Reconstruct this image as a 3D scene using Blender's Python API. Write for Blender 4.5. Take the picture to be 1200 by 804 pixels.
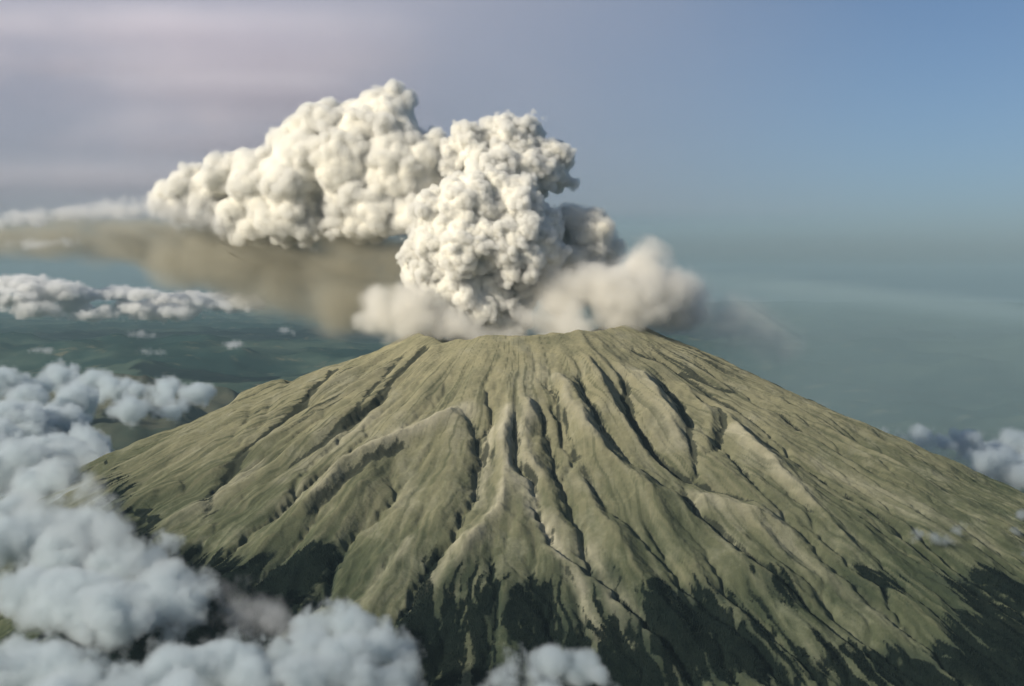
import bpy, bmesh, math, random
import numpy as np
from mathutils import Vector, Matrix

scene = bpy.context.scene
COL = scene.collection
for o in list(bpy.data.objects):
    bpy.data.objects.remove(o)

# ------------------------------------------------------------------ camera, light, exposure
FPX, CX, CY = 1648.0, 600.0, 402.0          # focal length and centre in photograph pixels
CAM_Z = 3250.0                              # metres above the sea
PITCH = math.atan(72.0 / FPX)               # horizon lies 72 px above the centre

cam_data = bpy.data.cameras.new('camera')
cam = bpy.data.objects.new('camera', cam_data)
COL.objects.link(cam)
cam.location = (0, 0, CAM_Z)
cam.rotation_euler = (math.radians(90) - PITCH, 0, 0)
cam_data.sensor_width = 36.0
cam_data.lens = 36.0 * FPX / 1200.0
cam_data.clip_start = 10.0
cam_data.clip_end = 400000.0
scene.camera = cam

SUN_DIR = Vector((-0.74, -0.50, 0.45)).normalized()     # towards the sun
sun_elev = math.asin(SUN_DIR.z)
sun_az = math.atan2(SUN_DIR.x, SUN_DIR.y)               # clockwise from +Y

world = bpy.data.worlds.new('World')
scene.world = world
world.use_nodes = True
wn = world.node_tree.nodes
wl = world.node_tree.links
for n in list(wn):
    wn.remove(n)
w_out = wn.new('ShaderNodeOutputWorld')
w_bg = wn.new('ShaderNodeBackground')
w_sky = wn.new('ShaderNodeTexSky')
w_sky.sky_type = 'NISHITA'
w_sky.sun_disc = False
w_sky.sun_elevation = sun_elev
w_sky.sun_rotation = sun_az
w_sky.altitude = 900.0
w_sky.air_density = 0.8
w_sky.dust_density = 3.3
w_sky.ozone_density = 3.3
w_bg.inputs['Strength'].default_value = 0.073
wl.new(w_sky.outputs[0], w_bg.inputs['Color'])
wl.new(w_bg.outputs[0], w_out.inputs['Surface'])

sun_data = bpy.data.lights.new('sun', 'SUN')
sun_data.energy = 4.4
sun_data.angle = math.radians(0.5)
sun_data.color = (1.0, 0.93, 0.80)
sun = bpy.data.objects.new('sun', sun_data)
COL.objects.link(sun)
sun.location = (-8000, -4000, 9000)
sun.rotation_euler = (-SUN_DIR).to_track_quat('-Z', 'Y').to_euler()

vs = scene.view_settings
vs.view_transform = 'Standard'
vs.look = 'None'
vs.gamma = 1.0
vs.use_curve_mapping = False
vs.exposure = 0.30

cy = scene.cycles
cy.max_bounces = 8
cy.diffuse_bounces = 3
cy.glossy_bounces = 1
cy.transparent_max_bounces = 8
cy.volume_bounces = 6
cy.volume_step_rate = 2.6
cy.volume_max_steps = 512
cy.use_denoising = True
cy.use_adaptive_sampling = True
cy.adaptive_threshold = 0.02

# ------------------------------------------------------------------ helpers
def tag(o, label=None, cat=None, group=None, kind=None):
    if label: o['label'] = label
    if cat: o['category'] = cat
    if group: o['group'] = group
    if kind: o['kind'] = kind
    return o

def ray(px, py):
    x, y = (px - CX) / FPX, -(py - CY) / FPX
    c, s = math.cos(PITCH), math.sin(PITCH)
    # camera forward tilted down by PITCH
    return np.array([x, c + y * s, -s + y * c])

def at(px, py, Y):
    d = ray(px, py)
    t = Y / d[1]
    return np.array([d[0] * t, Y, CAM_Z + d[2] * t])

def material(name):
    m = bpy.data.materials.new(name)
    m.use_nodes = True
    nt = m.node_tree
    for n in list(nt.nodes):
        nt.nodes.remove(n)
    out = nt.nodes.new('ShaderNodeOutputMaterial')
    return m, nt, out

def smooth(a, b, x):
    t = np.clip((x - a) / (b - a), 0, 1)
    return t * t * (3 - 2 * t)

# ---- 2-D gradient noise in numpy
_P = np.random.RandomState(7)
_PERM = _P.permutation(4096)
_ANG = _P.rand(4096) * 2 * math.pi
_GX, _GY = np.cos(_ANG), np.sin(_ANG)
def perlin(x, y, seed=0):
    xi, yi = np.floor(x).astype(np.int64), np.floor(y).astype(np.int64)
    xf, yf = x - xi, y - yi
    u, v = xf * xf * xf * (xf * (xf * 6 - 15) + 10), yf * yf * yf * (yf * (yf * 6 - 15) + 10)
    def g(ix, iy, dx, dy):
        h = _PERM[(_PERM[(ix + seed * 131) & 4095] + iy) & 4095]
        return _GX[h] * dx + _GY[h] * dy
    a = g(xi, yi, xf, yf); b = g(xi + 1, yi, xf - 1, yf)
    c = g(xi, yi + 1, xf, yf - 1); d = g(xi + 1, yi + 1, xf - 1, yf - 1)
    return (a + (b - a) * u) * (1 - v) + (c + (d - c) * u) * v
def fbm(x, y, octv=5, seed=0, gain=0.5):
    s, a = 0.0, 1.0
    for i in range(octv):
        s = s + a * perlin(x, y, seed + i * 17)
        x, y, a = x * 2.03, y * 2.03, a * gain
    return s
def ridged(x, y, octv=5, seed=0):
    s, a, w = 0.0, 1.0, 1.0
    for i in range(octv):
        n = 1 - np.abs(perlin(x, y, seed + i * 13)) * 2
        n = n * n
        s = s + a * n * w
        w = np.clip(n, 0, 1)
        x, y, a = x * 2.07, y * 2.07, a * 0.5
    return s

# ------------------------------------------------------------------ the mountain's shape
SX, SY, RIM = 55.0, 9000.0, 700.0
def base_height(X, Y):
    dx, dy = X - SX, Y - SY
    r = np.hypot(dx, dy) + 1e-6
    ca = dx / r                                   # -1 left, +1 right
    slope = 0.425 + 0.02 * ca + 0.05 * np.clip(-dy / r, 0, 1)
    t = np.maximum(r - RIM, 0)
    T0, L = 2500.0, 1750.0
    drop = np.where(t < T0, t, T0 + L * (1 - np.exp(-(np.maximum(t, T0) - T0) / L)))
    rimz = 2938 + 26 * ca + 40 * np.clip(ca, 0, 1) ** 4
    z = rimz - slope * drop
    back = np.clip(dy / RIM, -1, 1)
    bowl = 170 * np.clip(1 - (r / RIM) ** 2, 0, 1) ** 0.8
    return z - bowl - 90 * smooth(-0.1, 0.9, back) * np.exp(-(ca / 0.75) ** 4)

def hit(px, py, lift=0.0):
    """where the view ray of a pixel meets the smooth cone"""
    d = ray(px, py)
    s = np.linspace(3500, 11000, 1500)
    P = s[:, None] * d[None, :]
    below = (CAM_Z + P[:, 2]) < base_height(P[:, 0], P[:, 1]) + lift
    i = int(np.argmax(below)) if below.any() else int(np.argmin(CAM_Z + P[:, 2] - base_height(P[:, 0], P[:, 1])))
    return P[i, 0], P[i, 1]

def seg_field(X, Y, pts):
    """distance to a polyline and position along it (0..1)"""
    best = np.full(X.shape, 1e9); along = np.zeros(X.shape)
    n = len(pts) - 1
    for i in range(n):
        ax, ay = pts[i]; bx, by = pts[i + 1]
        ux, uy = bx - ax, by - ay
        L2 = ux * ux + uy * uy + 1e-9
        t = np.clip(((X - ax) * ux + (Y - ay) * uy) / L2, 0, 1)
        d = np.hypot(X - ax - t * ux, Y - ay - t * uy)
        m = d < best
        best = np.where(m, d, best); along = np.where(m, (i + t) / n, along)
    return best, along

# polylines traced in the photograph, laid on the cone: (points, height change, half width, dark rock)
PALE = [
    ([(616,560),(627,602),(649,629),(668,665),(684,700),(705,750)], 16, 1.0),
    ([(594,478),(590,530),(598,560),(622,585),(628,600)], 20, 1.0),
    ([(548,478),(520,488),(483,505),(440,530),(400,556),(372,585)], 26, 0.9),
    ([(592,570),(578,605),(562,633),(532,670)], 16, 0.9),
    ([(625,470),(613,505),(620,540),(632,556)], 14, 0.8), ([(575,500),(568,545),(560,590)], 12, 0.7),
    ([(655,440),(668,475),(700,520)], 16, 0.6), ([(860,505),(900,545),(950,592)], 26, 0.7), ([(752,440),(775,470),(795,515)], 40, 0.6),
    ([(480,500),(430,525),(370,560),(330,590)], 30, 0.6), ([(440,480),(380,530),(330,560)], 26, 0.4), ([(300,540),(250,580),(200,610)], 30, 0.5),
    ([(820,585),(860,600),(900,615)], 36, 0.5), ([(690,640),(715,700),(740,760)], 14, 0.5), ([(540,640),(500,690),(470,720)], 14, 0.6),
    ([(480,640),(440,680),(430,710)], 14, 0.4), ([(640,600),(690,660),(760,740),(800,790)], 22, 0.4), ([(900,620),(990,690),(1060,740)], 26, 0.3),
    ([(1000,560),(1080,600),(1160,640)], 30, 0.35), ([(960,540),(1040,590),(1120,640)], 22, 0.35),
]
LINES = [
    ([(455,402),(393,430),(344,477),(284,524),(272,543),(250,572),(238,606)], -46, 55, 1.0),
    ([(502,400),(460,438),(438,468),(400,501),(366,524),(318,556)], -48, 50, 1.0),
    ([(475,411),(440,445),(412,486),(372,516)], -22, 32, 0.7),
    ([(420,425),(370,455),(330,490),(290,515)], -20, 32, 0.6),
    ([(340,520),(300,545),(262,580)], -22, 40, 0.5),
    ([(541,479),(505,496),(472,512),(436,535),(400,558),(351,610),(288,667),(240,705)], 62, 60, 0.0),
    ([(482,517),(434,545),(400,570),(378,592),(352,622)], -40, 45, 0.6),
    ([(551,478),(558,500),(563,530),(558,565),(548,600),(520,650)], -48, 50, 0.35),
    ([(575,486),(571,515),(575,540),(568,570)], -26, 28, 0.5),
    ([(594,474),(592,500),(590,528),(592,565),(582,600),(562,633),(532,672),(490,720)], 50, 46, 0.0),
    ([(605,490),(607,539),(624,560),(630,595),(640,620),(668,690),(705,760)], -44, 42, 0.35),
    ([(624,468),(613,500),(614,530),(628,554),(645,580)], 40, 36, 0.0),
    ([(635,470),(640,500),(652,540),(650,565)], -40, 34, 0.45),
    ([(652,435),(662,462),(678,494),(702,528),(735,560),(770,600),(790,640)], 46, 48, 0.0),
    ([(640,440),(655,480),(668,520),(690,556),(712,600),(730,650)], -34, 40, 0.35),
    ([(685,418),(700,440),(715,470),(740,505),(775,540)], 44, 36, 0.0),
    ([(672,430),(692,470),(712,505),(740,540)], -36, 30, 0.45),
    ([(732,441),(734,462),(742,488),(760,515),(785,540),(816,559),(880,588),(940,620)], -64, 40, 0.9),
    ([(752,437),(768,460),(785,490),(798,520)], 34, 48, 0.0),
    ([(775,440),(800,470),(810,510),(818,550)], -46, 32, 0.9),
    ([(818,462),(843,478),(850,497),(838,520),(821,540)], -40, 26, 0.9),
    ([(800,445),(830,480),(835,505),(812,545)], 26, 24, 0.0),
    ([(835,470),(880,522),(924,570),(978,624),(1040,680)], 46, 52, 0.0),
    ([(848,520),(880,560),(900,585)], -34, 30, 0.5),
    ([(891,545),(920,575),(951,602),(990,630)], -26, 32, 0.35),
    ([(806,558),(799,578),(818,602),(840,616),(864,640),(902,672),(960,700)], -36, 30, 0.5),
    ([(820,580),(850,596),(900,612),(950,640)], 30, 55, 0.0),
    ([(735,404),(789,427),(843,449),(880,463)], -34, 36, 0.9),
    ([(765,412),(820,447),(870,482),(900,505)], -28, 34, 0.7),
    ([(880,462),(950,505),(1010,538),(1080,580)], -30, 40, 0.4),
    ([(900,452),(970,485),(1040,520)], -20, 36, 0.5),
    ([(860,490),(930,535),(1000,585),(1060,620)], -26, 38, 0.3),
    ([(930,500),(1010,548),(1100,600)], 22, 40, 0.0),
    ([(640,640),(700,690),(760,750),(800,800)], 34, 60, 0.0),
    ([(760,620),(800,680),(870,740),(930,800)], -36, 55, 0.0),
    ([(700,600),(740,670),(790,730),(850,800)], 36, 55, 0.0),
    ([(850,650),(920,720),(1000,790)], 30, 55, 0.0),
    ([(960,700),(1040,760),(1090,804)], -34, 60, 0.0),
    ([(430,600),(400,640),(380,690)], -26, 40, 0.0),
    ([(470,590),(450,640),(430,700)], 22, 45, 0.0),
    ([(338,436),(315,446),(285,462),(262,478)], 62, 120, 0.0),
    ([(300,470),(285,500),(262,520)], -26, 40, 0.1),
    ([(320,462),(310,490),(296,510)], -22, 30, 0.2),
    ([(210,560),(250,590),(300,600)], -30, 60, 0.2),
]

def grid(x0, x1, y0, y1, s):
    xs = np.arange(x0, x1 + s * 0.5, s); ys = np.arange(y0, y1 + s * 0.5, s)
    return np.meshgrid(xs, ys)

def blur(a, n=1):
    for _ in range(n):
        p = np.pad(a, 1, mode='edge')
        a = (p[1:-1, 1:-1] * 4 + 2 * (p[:-2, 1:-1] + p[2:, 1:-1] + p[1:-1, :-2] + p[1:-1, 2:])
             + p[:-2, :-2] + p[:-2, 2:] + p[2:, :-2] + p[2:, 2:]) / 16
    return a

def resize(a, X, Y, x0, y0, s):
    """bilinear sample of grid a (origin x0,y0 spacing s) at X,Y"""
    fx = np.clip((X - x0) / s, 0, a.shape[1] - 1.001); fy = np.clip((Y - y0) / s, 0, a.shape[0] - 1.001)
    ix, iy = fx.astype(int), fy.astype(int)
    tx, ty = fx - ix, fy - iy
    return ((a[iy, ix] * (1 - tx) + a[iy, ix + 1] * tx) * (1 - ty)
            + (a[iy + 1, ix] * (1 - tx) + a[iy + 1, ix + 1] * tx) * ty)

def erode(z, s, iters, K, m, rng, jitter=0.5, hill=0.35):
    """stream-power erosion with flow gathered down randomly jittered steepest paths"""
    ny, nx = z.shape
    offs = [(-1,-1),(-1,0),(-1,1),(0,-1),(0,1),(1,-1),(1,0),(1,1)]
    idx = np.arange(ny * nx).reshape(ny, nx)
    A = None
    for it in range(iters):
        zp = np.pad(z, 1, mode='constant', constant_values=1e9)
        best = np.zeros(z.shape); rec = idx.copy(); dist = np.full(z.shape, s)
        for dy, dx in offs:
            nb = zp[1 + dy:1 + dy + ny, 1 + dx:1 + dx + nx]
            L = s * math.hypot(dx, dy)
            sl = (z - nb) / L * (1 + jitter * (rng.rand(ny, nx) - 0.5) * 2)
            sl = np.where(nb < z, sl, 0)
            mk = sl > best
            best = np.where(mk, sl, best); rec = np.where(mk, idx + dy * nx + dx, rec); dist = np.where(mk, L, dist)
        order = np.argsort(-z, axis=None).tolist()
        R = rec.ravel().tolist()
        a = [s * s] * (ny * nx)
        for i in order:
            r = R[i]
            if r != i:
                a[r] += a[i]
        A = np.array(a).reshape(ny, nx)
        f = (K * A ** m / dist).ravel().tolist()
        zl = z.ravel().tolist()
        for i in reversed(order):
            r = R[i]
            if r != i:
                zl[i] = (zl[i] + f[i] * zl[r]) / (1 + f[i])
        z = np.array(zl).reshape(ny, nx)
        if hill:
            z = z + hill * (blur(z) - z)
    return z, A

def polygon_mask(X, Y, pts):
    m = np.zeros(X.shape, bool)
    n = len(pts)
    for i in range(n):
        x1, y1 = pts[i]; x2, y2 = pts[(i + 1) % n]
        if y1 == y2: continue
        c = ((y1 > Y) != (y2 > Y)) & (X < (x2 - x1) * (Y - y1) / (y2 - y1) + x1)
        m ^= c
    return m

GX0, GX1, GY0, GY1 = -4400.0, 4400.0, 4300.0, 10300.0
def make_mountain():
    rng = np.random.RandomState(3)
    s1 = 22.0
    X, Y = grid(GX0, GX1, GY0, GY1, s1)
    wx = X + 130 * fbm(X / 900, Y / 900, 4, 1); wy = Y + 130 * fbm(X / 900, Y / 900, 4, 2)
    dx, dy = wx - SX, wy - SY
    r = np.hypot(dx, dy); th = np.arctan2(dx, -dy)
    z = base_height(X, Y)
    flank = smooth(650, 1300, r)
    # radial ribs that widen downhill
    ribs = ridged(th * 5.5 + 3, r / 2600, 4, 5) - 0.7
    ribs2 = perlin(th * 16, r / 1500, 9) 
    z = z + flank * (30 * ribs + 9 * smooth(1100, 2200, r) * ribs2 + 34 * fbm(th * 4.5 + 0.5 * fbm(X / 800, Y / 800, 3, 14), r / 1300, 4, 15)) + 26 * fbm(X / 420, Y / 420, 5, 11) * (0.35 + 0.65 * flank)
    z = z + np.exp(-((r - RIM) / 220) ** 2) * (16 * perlin(th * 3.1 + 2, r / 3000, 71) + 20 * fbm(th * 6, r / 500, 4, 72) + 26 * np.exp(-((X + 600) / 110) ** 2) - 24 * np.exp(-((X + 400) / 70) ** 2) + 14 * np.exp(-((X - 420) / 130) ** 2))
    rock = np.zeros(X.shape)
    jx = X + 26 * fbm(X / 160, Y / 160, 4, 21); jy = Y + 26 * fbm(X / 160, Y / 160, 4, 22)
    for pts, h, w, dark in LINES:
        wp = [hit(*p) for p in pts]
        x0 = min(p[0] for p in wp) - 5 * w; x1 = max(p[0] for p in wp) + 5 * w
        y0 = min(p[1] for p in wp) - 5 * w; y1 = max(p[1] for p in wp) + 5 * w
        ix = slice(max(0, int((x0 - GX0) / s1)), max(1, int((x1 - GX0) / s1) + 2))
        iy = slice(max(0, int((y0 - GY0) / s1)), max(1, int((y1 - GY0) / s1) + 2))
        d, a = seg_field(jx[iy, ix], jy[iy, ix], wp)
        taper = smooth(0, 0.10, a + 0.03) * (1 - 0.75 * smooth(0.7, 1.0, a))
        z[iy, ix] += (0.85 if h < 0 else 1.3) * h * taper * np.exp(-np.abs(d / (w * (0.72 if h < 0 else 1.2))) ** 1.05)
        if dark:
            rock[iy, ix] = np.maximum(rock[iy, ix], dark * taper * np.exp(-(d / (w * 0.62)) ** 2))
    z, A = erode(z, s1, 12, 0.016, 0.50, rng, hill=0.06)
    # finer grid
    s2 = 9.0
    X2, Y2 = grid(GX0, GX1, GY0, GY1, s2)
    z2 = resize(z, X2, Y2, GX0, GY0, s1)
    rock2 = resize(rock, X2, Y2, GX0, GY0, s1)
    r2 = np.hypot(X2 - SX, Y2 - SY); th2 = np.arctan2(X2 - SX, -(Y2 - SY))
    fl2 = smooth(950, 2100, r2)
    z2 = z2 + (7.0 * fbm(X2 / 90, Y2 / 90, 4, 31)
               + 6.0 * fl2 * perlin(th2 * 60 + 2 * fbm(X2 / 300, Y2 / 300, 3, 8), r2 / 700, 41)
               + 2.5 * fl2 * perlin(th2 * 130 + 3 * fbm(X2 / 200, Y2 / 200, 3, 9), r2 / 400, 43))
    z2, A2 = erode(z2, s2, 5, 0.013, 0.50, rng, hill=0.05)
    z2 = z2 + 2.2 * fbm(X2 / 34, Y2 / 34, 3, 51)
    # the skirt dips under the surrounding land
    edge = np.minimum(np.minimum(X2 - GX0, GX1 - X2), np.minimum(Y2 - GY0, GY1 - Y2))
    z2 = z2 - 120 * (1 - smooth(0, 250, edge))
    pale = np.zeros(X.shape)
    for pts, w, a_ in PALE:
        wp = [hit(*p) for p in pts]
        w = max(w * 1.9, 32)
        d, a = seg_field(jx, jy, wp)
        pale = np.maximum(pale, a_ * np.exp(-(d / w) ** 2) * (1 - 0.5 * a))
    return X2, Y2, z2, A2, rock2, resize(pale, X2, Y2, GX0, GY0, s1), s2

def grid_mesh(name, X, Y, Z):
    ny, nx = X.shape
    me = bpy.data.meshes.new(name)
    co = np.stack([X, Y, Z], -1).reshape(-1, 3).astype(np.float32)
    i = np.arange(ny * nx).reshape(ny, nx)
    q = np.stack([i[:-1, :-1], i[:-1, 1:], i[1:, 1:], i[1:, :-1]], -1).reshape(-1, 4)
    me.vertices.add(len(co)); me.vertices.foreach_set('co', co.ravel())
    me.loops.add(q.size); me.loops.foreach_set('vertex_index', q.ravel().astype(np.int32))
    me.polygons.add(len(q)); me.polygons.foreach_set('loop_start', np.arange(0, q.size, 4, dtype=np.int32))
    me.polygons.foreach_set('use_smooth', np.ones(len(q), bool))
    me.update(calc_edges=True)
    return me

def attr(me, name, a):
    at_ = me.attributes.new(name, 'FLOAT', 'POINT')
    at_.data.foreach_set('value', np.ascontiguousarray(a, dtype=np.float32).ravel())

class N:
    """short-hand for node trees"""
    def __init__(self, nt): self.nt = nt
    def new(self, t, **kw):
        n = self.nt.nodes.new(t)
        for k, v in kw.items(): setattr(n, k, v)
        return n
    def put(self, sock, v):
        if isinstance(v, bpy.types.NodeSocket): self.nt.links.new(v, sock)
        else: sock.default_value = v
    def attr(self, name):
        return self.new('ShaderNodeAttribute', attribute_name=name).outputs['Fac']
    def math(self, op, a, b=0.0, c=None, clamp=False):
        n = self.new('ShaderNodeMath', operation=op, use_clamp=clamp)
        self.put(n.inputs[0], a); self.put(n.inputs[1], b)
        if c is not None: self.put(n.inputs[2], c)
        return n.outputs[0]
    def vmath(self, op, a, b):
        n = self.new('ShaderNodeVectorMath', operation=op)
        self.put(n.inputs[0], a)
        if op == 'SCALE': self.put(n.inputs['Scale'], b)
        else: self.put(n.inputs[1], b)
        return n.outputs[0]
    def ramp(self, x, a, b, lo=0.0, hi=1.0, smooth=True):
        n = self.new('ShaderNodeMapRange', interpolation_type='SMOOTHSTEP' if smooth else 'LINEAR')
        self.put(n.inputs[0], x)
        for i, v in zip((1, 2, 3, 4), (a, b, lo, hi)): self.put(n.inputs[i], v)
        return n.outputs[0]
    def mix(self, f, a, b):
        n = self.new('ShaderNodeMix', data_type='RGBA')
        self.put(n.inputs[0], f)
        for k, v in ((6, a), (7, b)):
            if isinstance(v, tuple): v = (*v, 1.0)
            self.put(n.inputs[k], v)
        return n.outputs[2]
    def noise(self, vec, scale, detail=4.0, rough=0.5, dist=0.0):
        n = self.new('ShaderNodeTexNoise')
        self.put(n.inputs['Vector'], vec)
        n.inputs['Scale'].default_value = scale; n.inputs['Detail'].default_value = detail
        n.inputs['Roughness'].default_value = rough; n.inputs['Distortion'].default_value = dist
        return n.outputs[0]

# ------------------------------------------------------------------ land to the horizon
def ground_height(X, Y):
    d = np.hypot(X - SX, Y - SY)
    h = 640 + 420 * ridged(X / 7000 + 1.3, Y / 7000, 6, 61) * 0.6 + 200 * fbm(X / 2500, Y / 2500, 5, 62)
    # ash-dusted foothill ridge beyond the left shoulder, lying across the view
    fh = np.exp(-((Y - 21500 - 0.15 * X) / 3300) ** 2) * smooth(0, -2200, X + 2600) * smooth(-11500, -6500, X)
    h = h + fh * (640 + 150 * ridged(X / 3100, Y / 3100, 3, 63) + 120 * ridged(X / 900, Y / 900, 4, 66) + 60 * fbm(X / 400, Y / 400, 4, 65))
    far = np.exp(-((Y - 42000) / 9000) ** 2)
    h = h + far * (250 + 260 * ridged(X / 8000, Y / 8000, 4, 64))
    cone = base_height(X, Y) - 60
    w = smooth(9500, 5200, d)
    return np.maximum(h * (1 - w) + cone * w, np.where(d < 5200, cone, -1e9)), fh

th_ = np.radians(np.linspace(-58, 58, 520))
dist_ = np.exp(np.linspace(math.log(2600.0), math.log(170000.0), 420))
TH, DI = np.meshgrid(th_, dist_)
gx, gy = DI * np.sin(TH), DI * np.cos(TH)
gz, gfh = ground_height(gx, gy)
near_ = smooth(4200, 3000, np.abs(gx)) * smooth(10200, 9000, gy) * smooth(4300, 5000, gy)
gz = gz - 220 * near_ - (1 - smooth(0, 1, near_ * 0)) * 0
gmesh = grid_mesh('ground', gx, gy, gz)
attr(gmesh, 'dusted', np.clip(gfh * 1.2, 0, 1))
ground = bpy.data.objects.new('ground', gmesh)
COL.objects.link(ground)
tag(ground, 'dark forested lowland with dusty foothills far beyond the mountain', None, None, 'structure')

gm, nt, out = material('forested_lowland')
n = N(nt)
pos = n.new('ShaderNodeNewGeometry').outputs['Position']
big = n.noise(pos, 1 / 5200.0, 6, 0.6)
small = n.noise(pos, 1 / 600.0, 5, 0.6)
c = n.mix(n.ramp(big, 0.44, 0.60), (0.014, 0.034, 0.030), (0.055, 0.080, 0.060))
c = n.mix(n.ramp(small, 0.56, 0.72), c, (0.105, 0.105, 0.070))
c = n.mix(n.math('MULTIPLY', n.attr('dusted'), n.ramp(small, 0.3, 0.65, 0.45, 1.0)), c, (0.115, 0.112, 0.078))
b = n.new('ShaderNodeBsdfDiffuse')
n.put(b.inputs['Color'], c)
nt.links.new(b.outputs[0], out.inputs['Surface'])
gmesh.materials.append(gm)

# ------------------------------------------------------------------ mountain mesh
MX, MY, MZ, MA, MROCK, MPALE, MS = make_mountain()
FOREST = [
    [(548,652),(580,650),(572,737),(560,800),(500,800),(462,770),(452,728),(517,687)],
    [(588,700),(600,672),(632,676),(668,712),(705,742),(735,804),(640,804),(592,745)],
    [(686,646),(706,655),(720,710),(758,748),(790,804),(735,804),(694,715)],
    [(783,676),(827,694),(880,715),(913,748),(967,804),(800,804),(745,748),(760,715)],
    [(975,737),(1064,758),(1125,804),(985,804),(955,760)],
    [(1075,676),(1200,672),(1230,800),(1190,800),(1160,748),(1118,700)],
    [(300,662),(400,642),(383,690),(350,728),(325,735),(300,704)],
    [(498,656),(525,636),(512,675)], [(440,640),(462,628),(452,660)],
    [(880,665),(925,680),(960,715),(900,700)], [(985,668),(1040,676),(1060,700),(1010,690)],
    [(1120,712),(1230,690),(1260,850),(1090,850)], [(120,600),(200,640),(330,700),(340,820),(60,820),(60,640)],
    [(238,565),(258,570),(244,604),(232,600)], [(340,800),(520,770),(520,850),(340,850)], [(560,790),(800,800),(800,850),(560,850)],
    [(120,540),(140,560),(160,590),(120,600)],
]
mr = np.hypot(MX - SX, MY - SY); mth = np.arctan2(MX - SX, -(MY - SY))
wob = 75 * fbm(mth * 26, mr / 900, 4, 81)
wob2 = 40 * fbm(MX / 110, MY / 110, 4, 82)
mf = np.zeros(MX.shape)
for poly in FOREST:
    pts = [hit(*p) for p in poly]
    mf = np.maximum(mf, polygon_mask(MX + wob + wob2, MY + wob2 * 1.5 + wob, pts))
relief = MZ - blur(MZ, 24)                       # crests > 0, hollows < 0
flowlog = blur(np.log10(np.maximum(MA, 90.0)), 2)
# strips of bare ash run down through the woods along the crests and the debris channels
strips = fbm(mth * 34 + 1.5 * fbm(MX / 500, MY / 500, 3, 3), mr / 1800, 4, 83)
fine_ = fbm(MX / 60, MY / 60, 4, 88)
strips2 = fbm(mth * 95 + 2.0 * fbm(MX / 260, MY / 260, 3, 5), mr / 1100, 4, 93)
wood = blur(mf[::2, ::2], 34); wood = resize(wood, MX, MY, GX0, GY0, 2 * MS)
mf = smooth(0.34, 0.92, wood * 1.25 - 0.03 + 0.90 * strips + 1.05 * strips2 + 0.25 * fine_ - 0.018 * np.clip(relief, -10, 25) - 0.9 * MPALE) * smooth(0.08, 0.3, wood)
streak = fbm(mth * 85 + 2.5 * fbm(MX / 400, MY / 400, 3, 4), mr / 900, 4, 89)
gyy, gxx = np.gradient(MZ, MS)
steep = np.hypot(gxx, gyy)
rock = np.clip(MROCK * 1.35, 0, 1)
rough = fbm(MX / 70, MY / 70, 4, 84)
rstreak = fbm(mth * 70 + 2.0 * fbm(MX / 300, MY / 300, 3, 6), mr / 420, 4, 95)
rock = smooth(0.26, 0.86, rock * 0.95 + 0.55 * rstreak + 0.18 * rough + 0.30 * (steep - 0.55))
# upper right: bands of bare dark lava between ash streaks
band_d = smooth(-200, 500, MX - SX - 500) * smooth(1750, 1100, mr) * smooth(650, 900, mr) * (MY > 8000)
bands = smooth(0.08, 0.30, fbm(mth * 30, mr / 900, 4, 85)) * band_d
left_d = smooth(-300, -900, MX - SX) * smooth(2300, 1500, mr) * smooth(760, 950, mr)
bands = np.maximum(bands, 0.8 * left_d * smooth(0.26, 0.42, fbm(mth * 34, mr / 1300, 4, 86)))
rock = np.clip(np.maximum(rock, 0.9 * bands), 0, 1) * (1 - smooth(3000, 3600, mr))
pale = smooth(4.2, 5.4, flowlog) * smooth(700, 1300, mr) * 0.45
pale = np.maximum(pale, 0.40 * smooth(0.05, 0.55, fbm(mth * 40 + 7, mr / 1500, 4, 87)) * smooth(800, 1500, mr))
pale = np.clip(pale * 0.8 + 1.3 * MPALE * (0.75 + 0.6 * rough), 0, 1)
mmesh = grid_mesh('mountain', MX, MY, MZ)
attr(mmesh, 'rock', rock); attr(mmesh, 'pale', pale); attr(mmesh, 'wood', mf)
attr(mmesh, 'streak', np.clip(streak + 0.5, 0, 1))
attr(mmesh, 'scrub', smooth(0.10, 0.60, wood + 0.25 * strips + 0.25 * strips2 - 0.010 * np.clip(relief, -10, 25)) * (1 - 0.8 * np.clip(MPALE, 0, 1)))
attr(mmesh, 'debris', np.clip(MPALE * (0.85 + 0.9 * fbm(mth * 50, mr / 260, 4, 97)), 0, 1))
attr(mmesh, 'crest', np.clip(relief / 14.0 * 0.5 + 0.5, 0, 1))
mountain = bpy.data.objects.new('mountain', mmesh)
COL.objects.link(mountain)
tag(mountain, 'ash-grey volcanic cone with gullied flanks below the eruption plume', None, None, 'structure')

am, nt, out = material('volcanic_ash_slope')
n = N(nt)
pos = n.new('ShaderNodeNewGeometry').outputs['Position']
sep = n.new('ShaderNodeSeparateXYZ'); nt.links.new(pos, sep.inputs[0])
big = n.noise(pos, 1 / 620.0, 6, 0.6)
mid = n.noise(pos, 1 / 120.0, 6, 0.62)
fine = n.noise(pos, 1 / 22.0, 5, 0.65)
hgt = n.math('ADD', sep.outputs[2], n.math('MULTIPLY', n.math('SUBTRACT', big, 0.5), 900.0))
ash = n.mix(n.ramp(hgt, 1750, 2800), (0.066, 0.076, 0.048), (0.300, 0.270, 0.170))  # lower slopes: shade painted in along with greener ash-dusted vegetation
ash = n.mix(n.ramp(big, 0.40, 0.66, 0.0, 0.55), ash, (0.165, 0.160, 0.102))
patch = n.noise(n.vmath('MULTIPLY', pos, (1.0, 0.6, 1.0)), 1 / 230.0, 5, 0.62)
ash = n.mix(n.ramp(patch, 0.50, 0.68, 0.0, 0.6), ash, (0.300, 0.280, 0.208))
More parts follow.
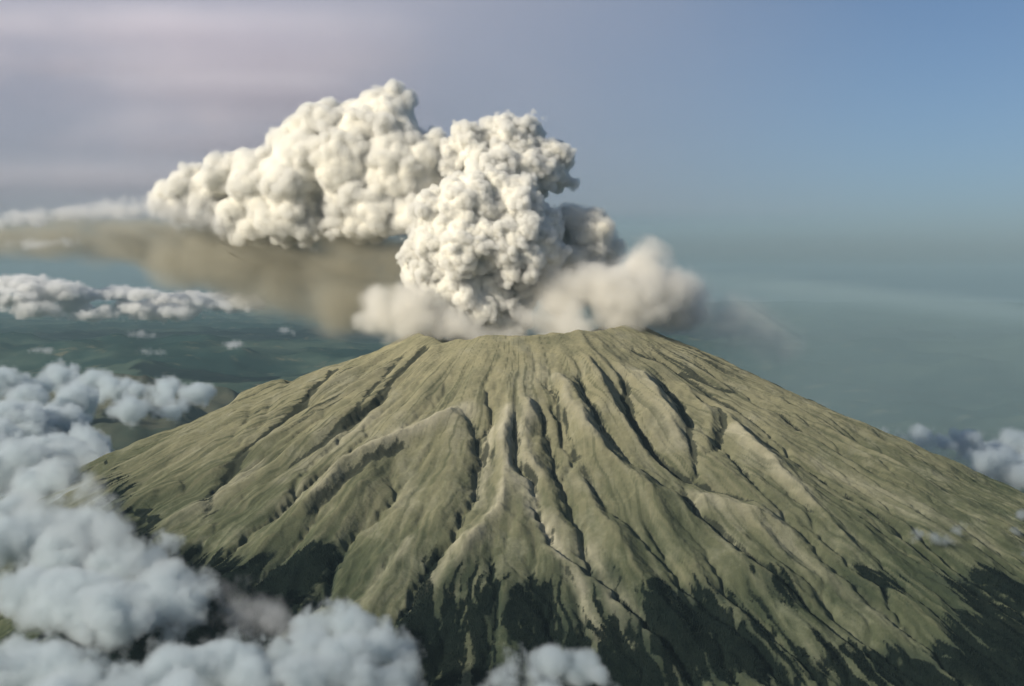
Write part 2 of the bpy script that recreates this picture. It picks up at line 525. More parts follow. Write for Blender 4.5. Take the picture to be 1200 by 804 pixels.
ash = n.mix(n.ramp(patch, 0.46, 0.30, 0.0, 0.45), ash, (0.105, 0.108, 0.072))
ash = n.mix(n.ramp(mid, 0.35, 0.70, 0.0, 0.40), ash, (0.10, 0.104, 0.064))
ash = n.mix(n.math('MULTIPLY', n.attr('pale'), n.ramp(mid, 0.30, 0.60, 0.35, 1.0)), ash, (0.36, 0.33, 0.235))
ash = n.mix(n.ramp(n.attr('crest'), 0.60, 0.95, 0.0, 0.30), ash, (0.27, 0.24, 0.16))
ash = n.mix(n.ramp(fine, 0.30, 0.72, 0.0, 0.20), ash, (0.075, 0.08, 0.052))
ash = n.mix(n.ramp(n.attr('streak'), 0.55, 0.95, 0.0, 0.28), ash, (0.27, 0.24, 0.16))
ash = n.mix(n.ramp(n.attr('streak'), 0.46, 0.10, 0.0, 0.50), ash, (0.055, 0.062, 0.038))
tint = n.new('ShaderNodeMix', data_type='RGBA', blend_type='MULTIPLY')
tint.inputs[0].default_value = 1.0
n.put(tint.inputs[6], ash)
n.put(tint.inputs[7], n.mix(n.ramp(hgt, 1500, 2600), (0.64, 0.72, 0.64), (0.94, 0.955, 0.92)))  # darkens downhill: shade put into the colour, with some vegetation green
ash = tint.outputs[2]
ash = n.mix(n.math('MULTIPLY', n.attr('debris'), n.ramp(mid, 0.30, 0.55, 0.35, 0.9)), ash, (0.36, 0.335, 0.25))
rk = n.ramp(n.math('ADD', n.attr('rock'), n.math('MULTIPLY', n.math('SUBTRACT', fine, 0.5), 1.0)), 0.20, 0.85)
ash = n.mix(n.math('MULTIPLY', rk, 0.86), ash, (0.030, 0.034, 0.026))
ash = n.mix(n.math('MULTIPLY', n.attr('scrub'), n.ramp(patch, 0.62, 0.38, 0.25, 0.8)), ash, (0.030, 0.040, 0.030))
wd = n.ramp(n.math('ADD', n.attr('wood'), n.math('MULTIPLY', n.math('SUBTRACT', fine, 0.5), 1.0)), 0.12, 0.88)
ash = n.mix(n.math('MULTIPLY', wd, 0.93), ash, (0.005, 0.009, 0.008))
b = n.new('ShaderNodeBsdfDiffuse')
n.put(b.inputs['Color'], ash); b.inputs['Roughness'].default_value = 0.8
bp = n.new('ShaderNodeBump'); bp.inputs['Strength'].default_value = 0.9; bp.inputs['Distance'].default_value = 5.0
n.put(bp.inputs['Height'], n.math('ADD', fine, n.math('MULTIPLY', mid, 2.2)))
nt.links.new(bp.outputs[0], b.inputs['Normal'])
nt.links.new(b.outputs[0], out.inputs['Surface'])
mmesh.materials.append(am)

# ------------------------------------------------------------------ conifers in the dark patches
rng = np.random.RandomState(12)
ok = np.flatnonzero((mf.ravel() > 0.25 + 0.65 * rng.rand(mf.size)) & (MY.ravel() > 4900) & (np.abs(MX.ravel()) < 0.42 * MY.ravel()))
pick = rng.choice(ok, min(len(ok), 34000), replace=False)
tx = MX.ravel()[pick] + rng.uniform(-5, 5, len(pick)); ty = MY.ravel()[pick] + rng.uniform(-5, 5, len(pick))
tz = MZ.ravel()[pick] - 2
th2_ = rng.uniform(5, 10, len(pick)) * (0.75 + 0.5 * (mf.ravel()[pick] > 0.8)); tr_ = th2_ * rng.uniform(0.24, 0.36, len(pick))
verts, faces = [], []
k5 = 5
ca_ = np.cos(np.arange(k5) * 2 * math.pi / k5); sa_ = np.sin(np.arange(k5) * 2 * math.pi / k5)
V = np.zeros((len(pick), 2 * k5 + 2, 3), np.float32)
for j in range(k5):
    V[:, j, 0] = tx + tr_ * ca_[j]; V[:, j, 1] = ty + tr_ * sa_[j]; V[:, j, 2] = tz + th2_ * 0.10
    V[:, k5 + 1 + j, 0] = tx + tr_ * 0.68 * ca_[j]; V[:, k5 + 1 + j, 1] = ty + tr_ * 0.68 * sa_[j]; V[:, k5 + 1 + j, 2] = tz + th2_ * 0.44
V[:, k5, 0] = tx; V[:, k5, 1] = ty; V[:, k5, 2] = tz + th2_ * 0.66
V[:, 2 * k5 + 1, 0] = tx; V[:, 2 * k5 + 1, 1] = ty; V[:, 2 * k5 + 1, 2] = tz + th2_
F = []
for j in range(k5):
    F.append((j, (j + 1) % k5, k5)); F.append((k5 + 1 + j, k5 + 1 + (j + 1) % k5, 2 * k5 + 1))
F = np.array(F)
allF = (np.arange(len(pick))[:, None, None] * (2 * k5 + 2) + F[None]).reshape(-1, 3)
fme = bpy.data.meshes.new('forest')
fme.vertices.add(V.shape[0] * V.shape[1]); fme.vertices.foreach_set('co', V.ravel())
fme.loops.add(allF.size); fme.loops.foreach_set('vertex_index', allF.ravel().astype(np.int32))
fme.polygons.add(len(allF)); fme.polygons.foreach_set('loop_start', np.arange(0, allF.size, 3, dtype=np.int32))
fme.update(calc_edges=True)
forest = bpy.data.objects.new('forest', fme)
COL.objects.link(forest)
tag(forest, 'dark conifer forest in strips at the foot of the mountain', None, None, 'stuff')
tm, nt, out = material('conifer')
n = N(nt)
pos = n.new('ShaderNodeNewGeometry').outputs['Position']
b = n.new('ShaderNodeBsdfDiffuse')
n.put(b.inputs['Color'], n.mix(n.ramp(n.noise(pos, 1 / 60.0, 4), 0.35, 0.75), (0.004, 0.007, 0.007), (0.014, 0.020, 0.016)))
nt.links.new(b.outputs[0], out.inputs['Surface'])
fme.materials.append(tm)


# ------------------------------------------------------------------ smoke and cloud builders
def place(balls):
    """(px, py, distance, radius in px, stretch x, y, z) -> (centre, radius in metres, stretch)"""
    out = []
    for bl in balls:
        s = tuple(bl[4:7]) if len(bl) > 4 else (1, 1, 1)
        out.append((at(bl[0], bl[1], bl[2]), bl[3] * bl[2] / FPX, s))
    return out

def box_of(balls, pad):
    lo = np.min([c - R * np.array(s) for c, R, s in balls], 0) - pad
    hi = np.max([c + R * np.array(s) for c, R, s in balls], 0) + pad
    return lo, hi

class G(N):
    """geometry-node short-hand"""
    def __init__(self, name):
        nt = bpy.data.node_groups.new(name, 'GeometryNodeTree')
        nt.interface.new_socket('Geometry', in_out='INPUT', socket_type='NodeSocketGeometry')
        nt.interface.new_socket('Geometry', in_out='OUTPUT', socket_type='NodeSocketGeometry')
        super().__init__(nt)
        self.inp = self.new('NodeGroupInput').outputs[0]
        self.out = self.new('NodeGroupOutput').inputs[0]
    def dot(self, a, b):
        n = self.new('ShaderNodeVectorMath', operation='DOT_PRODUCT')
        self.put(n.inputs[0], a); self.put(n.inputs[1], b)
        return n.outputs['Value']
    def vor(self, vec, size, smooth=0.0, detail=0.0):
        n = self.new('ShaderNodeTexVoronoi', feature='SMOOTH_F1' if smooth else 'F1')
        self.put(n.inputs['Vector'], vec)
        n.inputs['Scale'].default_value = 1.0 / size
        if smooth: n.inputs['Smoothness'].default_value = smooth
        n.inputs['Detail'].default_value = detail
        return n.outputs['Distance']
    def nz(self, vec, size, detail=3.0, rough=0.5, color=False):
        n = self.new('ShaderNodeTexNoise')
        self.put(n.inputs['Vector'], vec)
        n.inputs['Scale'].default_value = 1.0 / size
        n.inputs['Detail'].default_value = detail; n.inputs['Roughness'].default_value = rough
        return n.outputs['Color'] if color else n.outputs[0]

def run_nodes(me, g):
    """evaluate a geometry-node tree on a mesh and keep the resulting mesh"""
    o = bpy.data.objects.new('maker', me)
    COL.objects.link(o)
    md = o.modifiers.new('n', 'NODES'); md.node_group = g.nt
    dg = bpy.context.evaluated_depsgraph_get()
    dg.update()
    res = bpy.data.meshes.new_from_object(o.evaluated_get(dg), preserve_all_data_layers=False, depsgraph=dg)
    bpy.data.objects.remove(o)
    return res

def puff_field(g, p, balls):
    """metres inside the billowed surface of the rounded-together balls (negative outside)"""
    pos = g.new('GeometryNodeInputPosition').outputs[0]
    off = p.get('seed', 0) * 977.0
    q0 = g.vmath('ADD', pos, (off, off * 0.7, -off))
    wv = g.vmath('SUBTRACT', g.nz(q0, p['warp_size'], 3.0, 0.55, True), (0.5, 0.5, 0.5))
    ps = g.vmath('ADD', pos, g.vmath('SCALE', wv, p['warp']))
    q = g.vmath('ADD', q0, g.vmath('SCALE', wv, p['warp'] * 0.8))
    F = None
    for c, R, s in balls:
        sv = (1 / s[0], 1 / s[1], 1 / s[2])
        n = g.new('ShaderNodeVectorMath', operation='DISTANCE')
        g.put(n.inputs[0], ps if s == (1, 1, 1) else g.vmath('MULTIPLY', ps, sv))
        n.inputs[1].default_value = tuple(float(c[i] * sv[i]) for i in range(3))
        d = g.math('MULTIPLY_ADD', n.outputs['Value'], min(s) ** 0.5, -R * min(s) ** 0.5)
        F = d if F is None else g.math('SMOOTH_MIN', F, d, p.get('blend', 40.0))
    F = g.math('MULTIPLY', F, -1.0)
    for size, amp, sm in p['billow']:
        v = g.vor(q, size, sm)
        v = g.math('MULTIPLY', v, v)
        F = g.math('ADD', F, g.math('MULTIPLY', g.math('SUBTRACT', 0.26, v), amp * 2.2))
        q = g.vmath('ADD', q, (31.0, 17.0, 11.0))
    for size, amp in p.get('fuzz', []):
        F = g.math('ADD', F, g.math('MULTIPLY', g.math('SUBTRACT', g.nz(q, size, p.get('octaves', 2.0), p.get('rough', 0.6)), 0.5), amp))
    return F

def vol_cube(g, lo, hi, vox, dens):
    v = g.new('GeometryNodeVolumeCube')
    g.put(v.inputs['Density'], dens)
    v.inputs['Min'].default_value = tuple(float(x) for x in lo); v.inputs['Max'].default_value = tuple(float(x) for x in hi)
    for ax, i in (('X', 0), ('Y', 1), ('Z', 2)):
        v.inputs['Resolution ' + ax].default_value = max(4, int(round((hi[i] - lo[i]) / vox)))
    return v.outputs[0]

def core_mesh(balls, p, vox, inset, pad=80):
    lo, hi = box_of(balls, pad)
    g = G('core')
    F = puff_field(g, p, balls)
    d = g.math('ADD', g.math('DIVIDE', g.math('SUBTRACT', F, inset), 6.0 * vox), 0.5, clamp=True)
    v = vol_cube(g, lo, hi, vox, d)
    m = g.new('GeometryNodeVolumeToMesh', resolution_mode='GRID')
    g.put(m.inputs['Volume'], v); m.inputs['Threshold'].default_value = 0.5
    ss = g.new('GeometryNodeSetShadeSmooth'); g.put(ss.inputs[0], m.outputs[0])
    g.put(g.out, ss.outputs[0])
    return largest_piece(run_nodes(box_mesh(lo, hi), g))

def largest_piece(me):
    """drop the loose crumbs of an isosurface"""
    nv = len(me.vertices)
    if nv == 0: return me
    e = np.empty(len(me.edges) * 2, np.int32); me.edges.foreach_get('vertices', e); e = e.reshape(-1, 2)
    lab = np.arange(nv)
    while True:
        m = np.minimum(lab[e[:, 0]], lab[e[:, 1]])
        new = lab.copy()
        np.minimum.at(new, e[:, 0], m); np.minimum.at(new, e[:, 1], m)
        new = new[new]
        if (new == lab).all(): break
        lab = new
    ids, cnt = np.unique(lab, return_counts=True)
    if len(ids) == 1: return me
    big = ids[np.argmax(cnt)]
    bm = bmesh.new(); bm.from_mesh(me); bm.verts.ensure_lookup_table()
    bmesh.ops.delete(bm, geom=[bm.verts[i] for i in np.flatnonzero(lab != big)], context='VERTS')
    bm.to_mesh(me); bm.free()
    return me

def box_mesh(lo, hi):
    bm = bmesh.new()
    M = Matrix.Translation(Vector((lo + hi) / 2)) @ Matrix.Diagonal((*(hi - lo), 1))
    bmesh.ops.create_cube(bm, size=1.0, matrix=M)
    me = bpy.data.meshes.new('box'); bm.to_mesh(me); bm.free()
    return me

def volume_object(name, g, lo, hi, vox, dens, mat):
    v = vol_cube(g, lo, hi, vox, dens)
    sm = g.new('GeometryNodeSetMaterial'); g.put(sm.inputs['Geometry'], v); sm.inputs['Material'].default_value = mat
    g.put(g.out, sm.outputs[0])
    me = box_mesh(lo, hi); me.name = name
    me.materials.append(mat)
    o = bpy.data.objects.new(name, me)
    COL.objects.link(o)
    md = o.modifiers.new('smoke', 'NODES'); md.node_group = g.nt
    o['kind'] = 'stuff'
    return o

def shell_object(name, balls, p, vox, soft, mat, pad=90, power=1.0, thin=None):
    """a volume that thickens inwards from the billowed surface"""
    lo, hi = box_of(balls, pad)
    g = G('shell')
    F = puff_field(g, p, balls)
    d = g.math('POWER', g.math('DIVIDE', F, soft, clamp=True), power)
    if thin:
        pos = g.new('GeometryNodeInputPosition').outputs[0]
        if len(thin) > 5:
            sx_ = g.new('ShaderNodeSeparateXYZ'); g.put(sx_.inputs[0], pos)
            cb_ = g.new('ShaderNodeCombineXYZ'); g.put(cb_.inputs[2], g.math('MULTIPLY', sx_.outputs[0], thin[5]))
            pos = g.vmath('ADD', pos, cb_.outputs[0])
        sc = g.vmath('MULTIPLY', pos, thin[3]) if len(thin) > 3 else pos
        d = g.math('MULTIPLY', d, g.ramp(g.nz(sc, thin[0], 5.0, 0.6), thin[1], thin[2], thin[4] if len(thin) > 4 else 0.0, 1.0))
    return volume_object(name, g, lo, hi, vox, d, mat)

def smoke_volume(name, color, density, aniso=0.1):
    m, nt, out = material(name)
    pv = nt.nodes.new('ShaderNodeVolumePrincipled')
    pv.inputs['Color'].default_value = (*color, 1)
    pv.inputs['Density'].default_value = density
    pv.inputs['Anisotropy'].default_value = aniso
    nt.links.new(pv.outputs[0], out.inputs['Volume'])
    return m

def smoke_surface(name, c1, c2, size, bump=6.0):
    m, nt, out = material(name)
    n = N(nt)
    pos = n.new('ShaderNodeNewGeometry').outputs['Position']
    b = n.new('ShaderNodeBsdfDiffuse')
    n.put(b.inputs['Color'], n.mix(n.ramp(n.noise(pos, 1 / size, 4, 0.55), 0.35, 0.68), c1, c2))
    tr = n.new('ShaderNodeBsdfTranslucent'); tr.inputs['Color'].default_value = (*c1, 1)
    mx = n.new('ShaderNodeMixShader'); mx.inputs[0].default_value = 0.18
    nt.links.new(b.outputs[0], mx.inputs[1]); nt.links.new(tr.outputs[0], mx.inputs[2])
    bp = n.new('ShaderNodeBump'); bp.inputs['Strength'].default_value = 0.7; bp.inputs['Distance'].default_value = bump
    n.put(bp.inputs['Height'], n.noise(pos, 1 / (size * 0.22), 5, 0.6))
    nt.links.new(bp.outputs[0], b.inputs['Normal'])
    nt.links.new(mx.outputs[0], out.inputs['Surface'])
    return m

def link_mesh(name, me, mat, parent=None):
    me.name = name
    me.materials.clear(); me.materials.append(mat)
    o = bpy.data.objects.new(name, me)
    COL.objects.link(o)
    if parent: o.parent = parent
    return o

# ------------------------------------------------------------------ the eruption plume
D0 = 9000.0
COLUMN = [(545,374,8950,30,1.1,1,1),(538,338,8940,38),(580,336,8950,44),(508,292,8950,38),(548,290,8920,54),(598,290,8930,54),(634,302,8960,32),
          (512,250,8960,34),(552,246,8940,48),(600,250,8950,44),(628,268,8990,30),(522,354,8930,26),(592,364,8960,28),(572,224,8960,30),(610,330,8960,30),(505,322,8930,30),(512,348,8900,28),(560,352,8880,38),(530,376,8880,26)]
LOBE = [(552,180,9180,34),(588,168,9200,34),(618,166,9210,28),(600,194,9180,40),(638,194,9240,32),(656,208,9260,18),(566,212,9150,38),(534,196,9150,22)]
DRIFT = [(452,140,9350,38),(470,165,9380,40),(420,150,9400,34),(385,158,9450,40),(345,172,9500,36),(325,165,9520,26),(310,205,9550,42),(355,215,9480,56),
         (410,205,9420,60),(465,205,9350,56),(495,190,9320,40),(490,240,9300,40),(445,240,9340,46),(410,258,9380,34),(370,262,9420,28),(330,245,9500,40),
         (285,235,9580,34),(255,220,9620,32),(225,216,9660,26),(240,240,9640,24),(300,262,9560,26),(290,212,9580,32),(455,120,9350,22),(505,215,9330,40),(200,230,9690,15),(218,238,9680,18),(180,236,9720,10)]
REAR = [(662,254,9180,26),(655,262,9200,34),(690,282,9250,34),(665,300,9200,40),(715,298,9300,28),(690,320,9250,36),(640,280,9150,36),(735,318,9320,24),(650,330,9180,36)]

white_vol = smoke_volume('steam_and_ash', (0.998, 0.988, 0.95), 0.10, 0.2)
soft_vol = smoke_volume('drifting_steam_and_ash', (0.998, 0.988, 0.95), 0.065, 0.2)
shade_vol = smoke_volume('shade_toned_ash', (0.95, 0.93, 0.87), 0.035)  # greyer copy of the plume smoke, the rear billow's shade put into its colour
dust_vol = smoke_volume('rim_dust', (0.985, 0.965, 0.915), 0.026)
veil_vol = smoke_volume('falling_ash', (0.66, 0.625, 0.515), 0.013)
white_srf = smoke_surface('steam_and_ash_dense', (0.92, 0.885, 0.79), (0.86, 0.82, 0.70), 260.0)
rear_srf = smoke_surface('shade_toned_ash_dense', (0.80, 0.77, 0.68), (0.72, 0.69, 0.60), 260.0)  # darker copy of the dense smoke, shade painted into the colour

PCOL = dict(warp_size=300.0, warp=70.0, billow=[(300.0, 60, 0), (130.0, 46, 0), (62.0, 28, 0), (32.0, 13, 0)], fuzz=[(120.0, 44)], octaves=4.0, rough=0.62, seed=1)
PDRI = dict(warp_size=420.0, warp=110.0, billow=[(380.0, 84, 0), (170.0, 50, 0), (76.0, 27, 0)], fuzz=[(170.0, 80)], octaves=5.0, rough=0.64, seed=2)
plume = bpy.data.objects.new('ash_plume', None)
COL.objects.link(plume)
plume.location = (float(at(565, 385, D0)[0]), D0, 2900)
tag(plume, 'tall billowing cream-white ash plume rising from the summit crater', 'plume')
def add_part(o, parent=None):
    parent = parent or plume
    o.parent = parent
    o.matrix_parent_inverse = Matrix.Translation(-Vector(parent.location))
    return o
for nm, balls, p, vox, inset, soft, srf, vol in (
        ('rising_column', COLUMN, PCOL, 7.6, 38.0, 26.0, white_srf, white_vol), ('crown_lobe', LOBE, dict(PCOL, seed=3), 8.5, 40.0, 30.0, white_srf, white_vol),
        ('drifting_bank', DRIFT, PDRI, 9.5, 52.0, 40.0, white_srf, soft_vol), ('shaded_rear_billow', REAR, dict(PDRI, seed=5), 11.0, 60.0, 60.0, rear_srf, shade_vol)):
    bb = place(balls)
    add_part(link_mesh(nm, core_mesh(bb, p, vox, inset), srf))
    add_part(shell_object('smoke', bb, p, vox, soft, vol))

PSOFT = dict(warp_size=300.0, warp=120.0, billow=[(260.0, 60, 0), (110.0, 26, 0)], fuzz=[(240.0, 190)], octaves=5.0, rough=0.6, blend=120.0, seed=8)
DUST = [(428,372,8750,20),(445,352,8780,24),(462,372,8740,32),(492,366,8720,34),(520,384,8700,24,1.6,1,0.7),(580,392,8650,20,2,1,0.7),(630,378,8650,28,1.5,1,0.8),
        (668,352,8800,40),(705,345,8850,42),(752,328,8900,44),(778,340,8950,40),(720,372,8800,34,1.5,1,1),(800,362,9000,36),(742,352,8800,42),(790,348,8950,38),(655,385,8650,22,2,1,0.7)]
add_part(shell_object('rim_dust', place(DUST), PSOFT, 18.0, 170.0, dust_vol, 120))
TAIL = [(815,366,9000,42),(850,374,9080,40),(885,386,9150,36),(915,398,9250,30),(790,340,8950,34)]
add_part(shell_object('drifting_dust', place(TAIL), dict(PSOFT, seed=15), 20.0, 260.0, smoke_volume('thin_dust', (0.95, 0.93, 0.88), 0.0042), 140))
VEIL = [(462,300,9480,52),(400,298,9600,66),(340,292,9750,70,1.3,1,1),(270,293,9950,62,1.6,1,0.85),(190,286,10300,50,2.0,1,0.75),(100,280,10800,42,2.4,1,0.7),(20,280,11300,36,2.4,1,0.7),
        (-60,280,11800,34,2.4,1,0.7),(455,352,9450,44),(400,350,9550,50),(330,340,9700,42,1.4,1,0.8),(250,322,9950,36,1.8,1,0.7)]
PVEIL = dict(warp_size=900.0, warp=200.0, billow=[(420.0, 60, 0)], fuzz=[(500.0, 300)], octaves=5.0, blend=200.0, seed=9)
add_part(shell_object('falling_ash', place(VEIL), PVEIL, 32.0, 260.0, veil_vol, 220, 1.0, (460.0, 0.36, 0.60, (0.35, 0.5, 2.2), 0.3, 0.3)))

# ------------------------------------------------------------------ clouds below and around the mountain
def deck(drop, balls):
    """balls (px, py, r px, stretch...) on a cloud deck DROP metres below the camera"""
    out = []
    for bl in balls:
        d = ray(bl[0], bl[1])
        Y = drop / (-d[2] / d[1])
        out.append((bl[0], bl[1], Y, bl[2], *(bl[3:6] if len(bl) > 3 else (1, 1, 0.8))))
    return out

cloud_srf = smoke_surface('cloud_dense', (0.46, 0.51, 0.53), (0.40, 0.445, 0.465), 300.0)
cloud_vol = smoke_volume('cloud', (0.82, 0.87, 0.89), 0.032, 0.3)
mist_vol = smoke_volume('cloud_mist', (0.97, 0.975, 0.98), 0.008, 0.3)

def make_cloud(label, balls, p, vox, inset, soft, vol, core=True, group=None, name='cloud', pad=100, thin=None):
    bb = place(balls)
    lo, hi = box_of(bb, 0)
    root = bpy.data.objects.new(name, None)
    COL.objects.link(root)
    root.location = (float(lo[0] + hi[0]) / 2, float(lo[1] + hi[1]) / 2, float(lo[2]))
    tag(root, label, 'cloud', group)
    if core:
        add_part(link_mesh('billow', core_mesh(bb, dict(p, fuzz=[], billow=p['billow'][:1]), max(vox * 1.8, 14.0), inset), cloud_srf), root)
    add_part(shell_object('mist', bb, p, vox, soft, vol, pad, 1.0, thin), root)
    return root

def CP(k, seed):
    """billow sizes scaled by k"""
    return dict(warp_size=380.0 * k, warp=140.0 * k, billow=[(330.0 * k, 70 * k, 0), (140.0 * k, 40 * k, 0), (60.0 * k, 20 * k, 0)], fuzz=[(300.0 * k, 430 * k)], octaves=5.0, rough=0.68, blend=220.0 * k, seed=seed)

NEARG = 'clouds banked against the left foot of the mountain'
make_cloud('largest pale billow of the lower left cloud bank', deck(1380, [(60,662,49),(112,652,55),(160,672,52),(200,696,45),(228,712,34),(100,706,55),(150,722,48),(42,696,45)]), CP(0.75, 11), 9.0, 150.0, 75.0, cloud_vol, group=NEARG)
make_cloud('grey-blue cloud bank at the left edge level with the lower slope', deck(1300, [(15,560,59),(60,582,54),(98,596,39),(20,612,51),(80,548,44),(15,512,54),(60,506,44),(104,524,32),(-30,540,61),(60,545,49),(120,560,34),(128,610,36),(90,630,44),(10,640,50)]), CP(0.8, 12), 14.0, 160.0, 95.0, cloud_vol, group=NEARG)
make_cloud('long flat cloud bank reaching the left skyline of the cone', deck(1300, [(0,452,24),(38,450,22),(72,446,23),(110,456,22),(150,457,21),(190,460,20),(226,464,15),(90,472,27),(150,476,24),(30,476,29),(196,476,17),(-30,465,32)]), CP(1.3, 13), 34.0, 190.0, 130.0, cloud_vol, group=NEARG)
make_cloud('cloud filling the bottom left corner', deck(1450, [(-20,790,48),(30,792,49),(90,798,43),(150,806,40),(190,792,39),(232,788,48),(278,792,45),(312,804,30),(60,830,54),(200,830,54)]), CP(0.6, 14), 8.5, 125.0, 65.0, cloud_vol, group=NEARG)
make_cloud('bright rounded cloud at the foot of the front slope above the bottom edge', deck(1420, [(375,736,34),(412,742,39),(450,764,34),(482,752,18),(402,776,40),(350,762,33),(470,790,24),(430,800,36),(360,800,36)]), CP(0.6, 15), 8.5, 115.0, 65.0, cloud_vol, group=NEARG)
make_cloud('dim grey cloud between the two brightest lower left billows', deck(1420, [(262,700,29),(298,694,27),(312,722,32),(280,722,29),(330,742,24),(250,735,24)]), CP(0.6, 16), 9.0, 70.0, 110.0, mist_vol, core=False, group=NEARG)
make_cloud('small ragged cloud at the bottom edge below the dark woods', deck(1430, [(584,798,18),(604,786,22),(640,778,24),(676,782,23),(700,792,15),(640,800,24)]), CP(0.5, 17), 7.5, 80.0, 50.0, cloud_vol)
make_cloud('soft cloud lapping over the left base of the cone', deck(1170, [(60,560,28),(88,552,22),(106,576,28),(114,602,32),(126,630,34),(162,652,30),(198,668,22),(84,620,38),(50,600,40)]), CP(0.6, 18), 14.0, 130.0, 120.0, smoke_volume('lapping_cloud', (0.84, 0.885, 0.90), 0.011, 0.3), group=NEARG)
make_cloud('cloud bank rising behind the right flank', deck(1330, [(1052,506,15),(1080,514,18),(1108,524,17),(1136,520,21),(1165,532,22),(1196,520,24),(1192,548,29),(1150,548,22),(1230,530,32),(1225,560,32)]), CP(0.95, 19), 15.0, 120.0, 100.0, cloud_vol)
WISPG = 'wisps on the right slope'
def on_slope(balls, lift):
    out = []
    for px, py, r in balls:
        hx, hy = hit(px, py)
        out.append((px, py, hy - lift, r, 1, 1, 0.8))
    return out
make_cloud('ragged little wisp clinging to the right slope', on_slope([(1076,628,9),(1092,624,11),(1108,632,10),(1134,618,7),(1120,622,7)], 120), CP(0.32, 20), 9.0, 60.0, 60.0, cloud_vol, core=False, group=WISPG, pad=40)
make_cloud('faint wisp cut by the right edge of the frame', on_slope([(1196,600,10),(1190,625,9),(1200,645,10)], 120), CP(0.32, 21), 9.0, 60.0, 60.0, cloud_vol, core=False, group=WISPG, pad=40)

# far cumulus row under the ash, one object each
rng = np.random.RandomState(44)
FARG = 'far row of small cumulus'
FAR = [(14,350,13,'farthest left cloud of the distant row, at the frame edge'), (52,338,10,'small distant cloud high in the row at the far left'), (62,362,11,'flat distant cloud low in the far left row'),
       (100,346,11,'second puff from the left in the upper distant row'), (110,368,8,'thin low cloud under the distant row at left'), (146,344,10,'round distant cloud above the dark lowland'),
       (160,362,9,'distant cloud just left of the brightest puff in the row'), (196,364,13,'brightest distant puff at the lower edge of the row'), (214,350,9,'small distant cloud above the brightest puff'),
       (258,352,11,'distant puff nearest the falling ash'), (282,357,8,'rightmost small puff of the distant row'), (20,330,9,'faint upper left cloud of the distant row')]
for i, (px, py, r, lab) in enumerate(FAR):
    bl = []
    for k in range(8):
        bl.append((px + r * rng.uniform(-2.6, 2.6), py + r * rng.uniform(-0.3, 0.25), 31000 + rng.uniform(-900, 900), r * rng.uniform(0.7, 1.25), 1.8, 1.3, 0.5))
    make_cloud(lab, bl, CP(1.25, 60 + i), 50.0, 110.0, 120.0, smoke_far if i else globals().setdefault('smoke_far', smoke_volume('far_cloud', (0.98, 0.975, 0.96), 0.020, 0.3)), group=FARG, pad=150)
PUFFG = 'small puffs low over the lowland'
for i, (px, py, r, lab) in enumerate([(178,411,6,'tiny wisp low over the lowland above the foothills'), (48,411,5,'tiny cloud low over the lowland near the left edge'), (165,393,5,'faint speck of cloud over the dark plain'),
                                      (268,403,5,'tiny cloud over the plain close to the cone'), (330,388,4,'tiny cloud over the plain under the falling ash')]):
    bl = [(px + r * rng.uniform(-1.6, 1.6), py + r * rng.uniform(-0.3, 0.3), 27000, r * rng.uniform(0.4, 0.8), 1.6, 1.2, 0.5) for k in range(4)]
    make_cloud(lab, bl, CP(0.9, 80 + i), 36.0, 60.0, 160.0, mist_vol, core=False, group=PUFFG, pad=80)
# white cloud at the far end of the drifting plume
make_cloud('thin white cloud trailing off the left end of the ash plume', [(262,256,9560,22,1.5,1,0.9),(232,248,9600,24,1.6,1,0.85),(200,244,9650,24,1.8,1,0.75),(160,246,9750,22,2.2,1,0.65),(118,248,9850,19,2.4,1,0.6),(75,251,9950,17,2.6,1,0.55),(30,256,10050,16,2.6,1,0.55),(-20,260,10150,16,2.6,1,0.55),(45,284,10100,13,2.6,1,0.5),(288,268,9520,15,1.3,1,0.9)],
           CP(0.5, 30), 13.0, 100.0, 110.0, smoke_volume('trailing_cloud', (0.985, 0.98, 0.965), 0.020, 0.2))

# pink-lit cirrus high in the left of the sky
g = G('cirrus')
pos = g.new('GeometryNodeInputPosition').outputs[0]
nA = g.nz(g.vmath('MULTIPLY', pos, (1.0, 0.6, 1.6)), 9000.0, 5.0, 0.6)
nB = g.nz(g.vmath('MULTIPLY', pos, (0.5, 0.5, 3.0)), 2600.0, 4.0, 0.6)
sp = g.new('ShaderNodeSeparateXYZ'); g.put(sp.inputs[0], pos)
cx_, cz_ = sp.outputs[0], sp.outputs[2]
side = g.ramp(cx_, 15500.0, -9000.0)
def band(z0, w):
    return g.ramp(g.math('ABSOLUTE', g.math('SUBTRACT', cz_, z0)), w, 0.0)
lay = None
for z0, w, k in ((11500.0, 650.0, 1.0), (10400.0, 600.0, 0.45), (9650.0, 520.0, 0.8), (8300.0, 900.0, 0.5), (6900.0, 700.0, 0.4)):
    bnd = g.math('MULTIPLY', band(z0, w), k)
    lay = bnd if lay is None else g.math('ADD', lay, bnd)
left_ = g.ramp(cx_, -1500.0, -9000.0)
streaks = g.math('MULTIPLY', g.math('MULTIPLY', lay, left_), g.math('MULTIPLY', g.ramp(nA, 0.30, 0.66), g.ramp(nB, 0.25, 0.70, 0.3, 1.0)))
dn = g.math('MULTIPLY', side, g.math('ADD', g.math('MULTIPLY', streaks, 1.35), g.ramp(nA, 0.2, 0.8, 0.12, 0.19)))
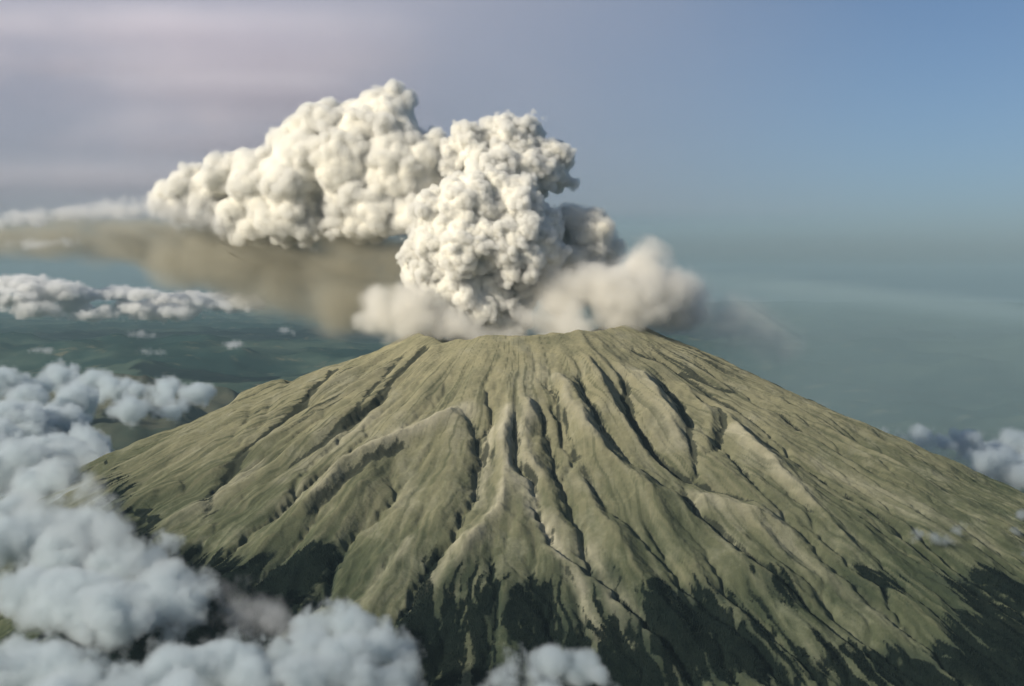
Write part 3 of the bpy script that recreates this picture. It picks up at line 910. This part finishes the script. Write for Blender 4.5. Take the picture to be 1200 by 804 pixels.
cir = volume_object('cirrus_cloud', g, np.array((-40000., 44000., 5600.)), np.array((16500., 56000., 16500.)), 300.0, dn, smoke_volume('cirrus', (0.965, 0.935, 0.985), 0.00062, 0.2))
tag(cir, 'thin pink-tinged cirrus streaks high in the left of the sky', 'cloud')

# ash haze layer drifting off to the right, beyond the cone
g = G('layer')
pos = g.new('GeometryNodeInputPosition').outputs[0]
sp = g.new('ShaderNodeSeparateXYZ'); g.put(sp.inputs[0], pos)
lx, ly, lz = sp.outputs
top = g.math('ADD', g.math('MULTIPLY_ADD', lx, -0.105, 3610.0), g.math('MULTIPLY', g.math('SUBTRACT', g.nz(pos, 2600.0, 4.0), 0.5), 160.0))
dpt = g.math('SUBTRACT', top, lz)
sheet = g.math('MULTIPLY', g.ramp(dpt, 0.0, 70.0), g.ramp(dpt, 260.0, 50.0, 0.40, 1.0))
ends = g.math('MULTIPLY', g.ramp(lx, 1500.0, 4200.0), g.math('MULTIPLY', g.ramp(ly, 12500.0, 13800.0), g.ramp(ly, 20000.0, 18500.0)))
fl_ = g.ramp(lz, 900.0, 1600.0)
dn = g.math('MULTIPLY', g.math('MULTIPLY', sheet, ends), g.math('MULTIPLY', fl_, g.ramp(g.nz(pos, 3000.0, 4.0), 0.3, 0.7, 0.6, 1.0)))
lay = volume_object('ash_haze', g, np.array((1000., 12000., 800.)), np.array((14000., 20500., 3650.)), 90.0, dn, smoke_volume('ash_haze', (0.47, 0.60, 0.62), 0.0006, 0.1))
tag(lay, 'grey-green layer of ash haze drifting away beyond the right flank', 'haze', None, 'stuff')

# the air itself
hz_lo, hz_hi = np.array((-150000., -4000., 0.)), np.array((150000., 175000., 5200.))
hme = box_mesh(hz_lo, hz_hi); hme.name = 'haze'
haze = bpy.data.objects.new('haze', hme); COL.objects.link(haze)
hm = smoke_volume('air', (0.40, 0.57, 0.63), 0.0000064, 0.0)
hm.node_tree.nodes[1].inputs['Density Attribute'].default_value = ''
hme.materials.append(hm)
tag(haze, 'pale blue-green haze filling the air', None, None, 'stuff')
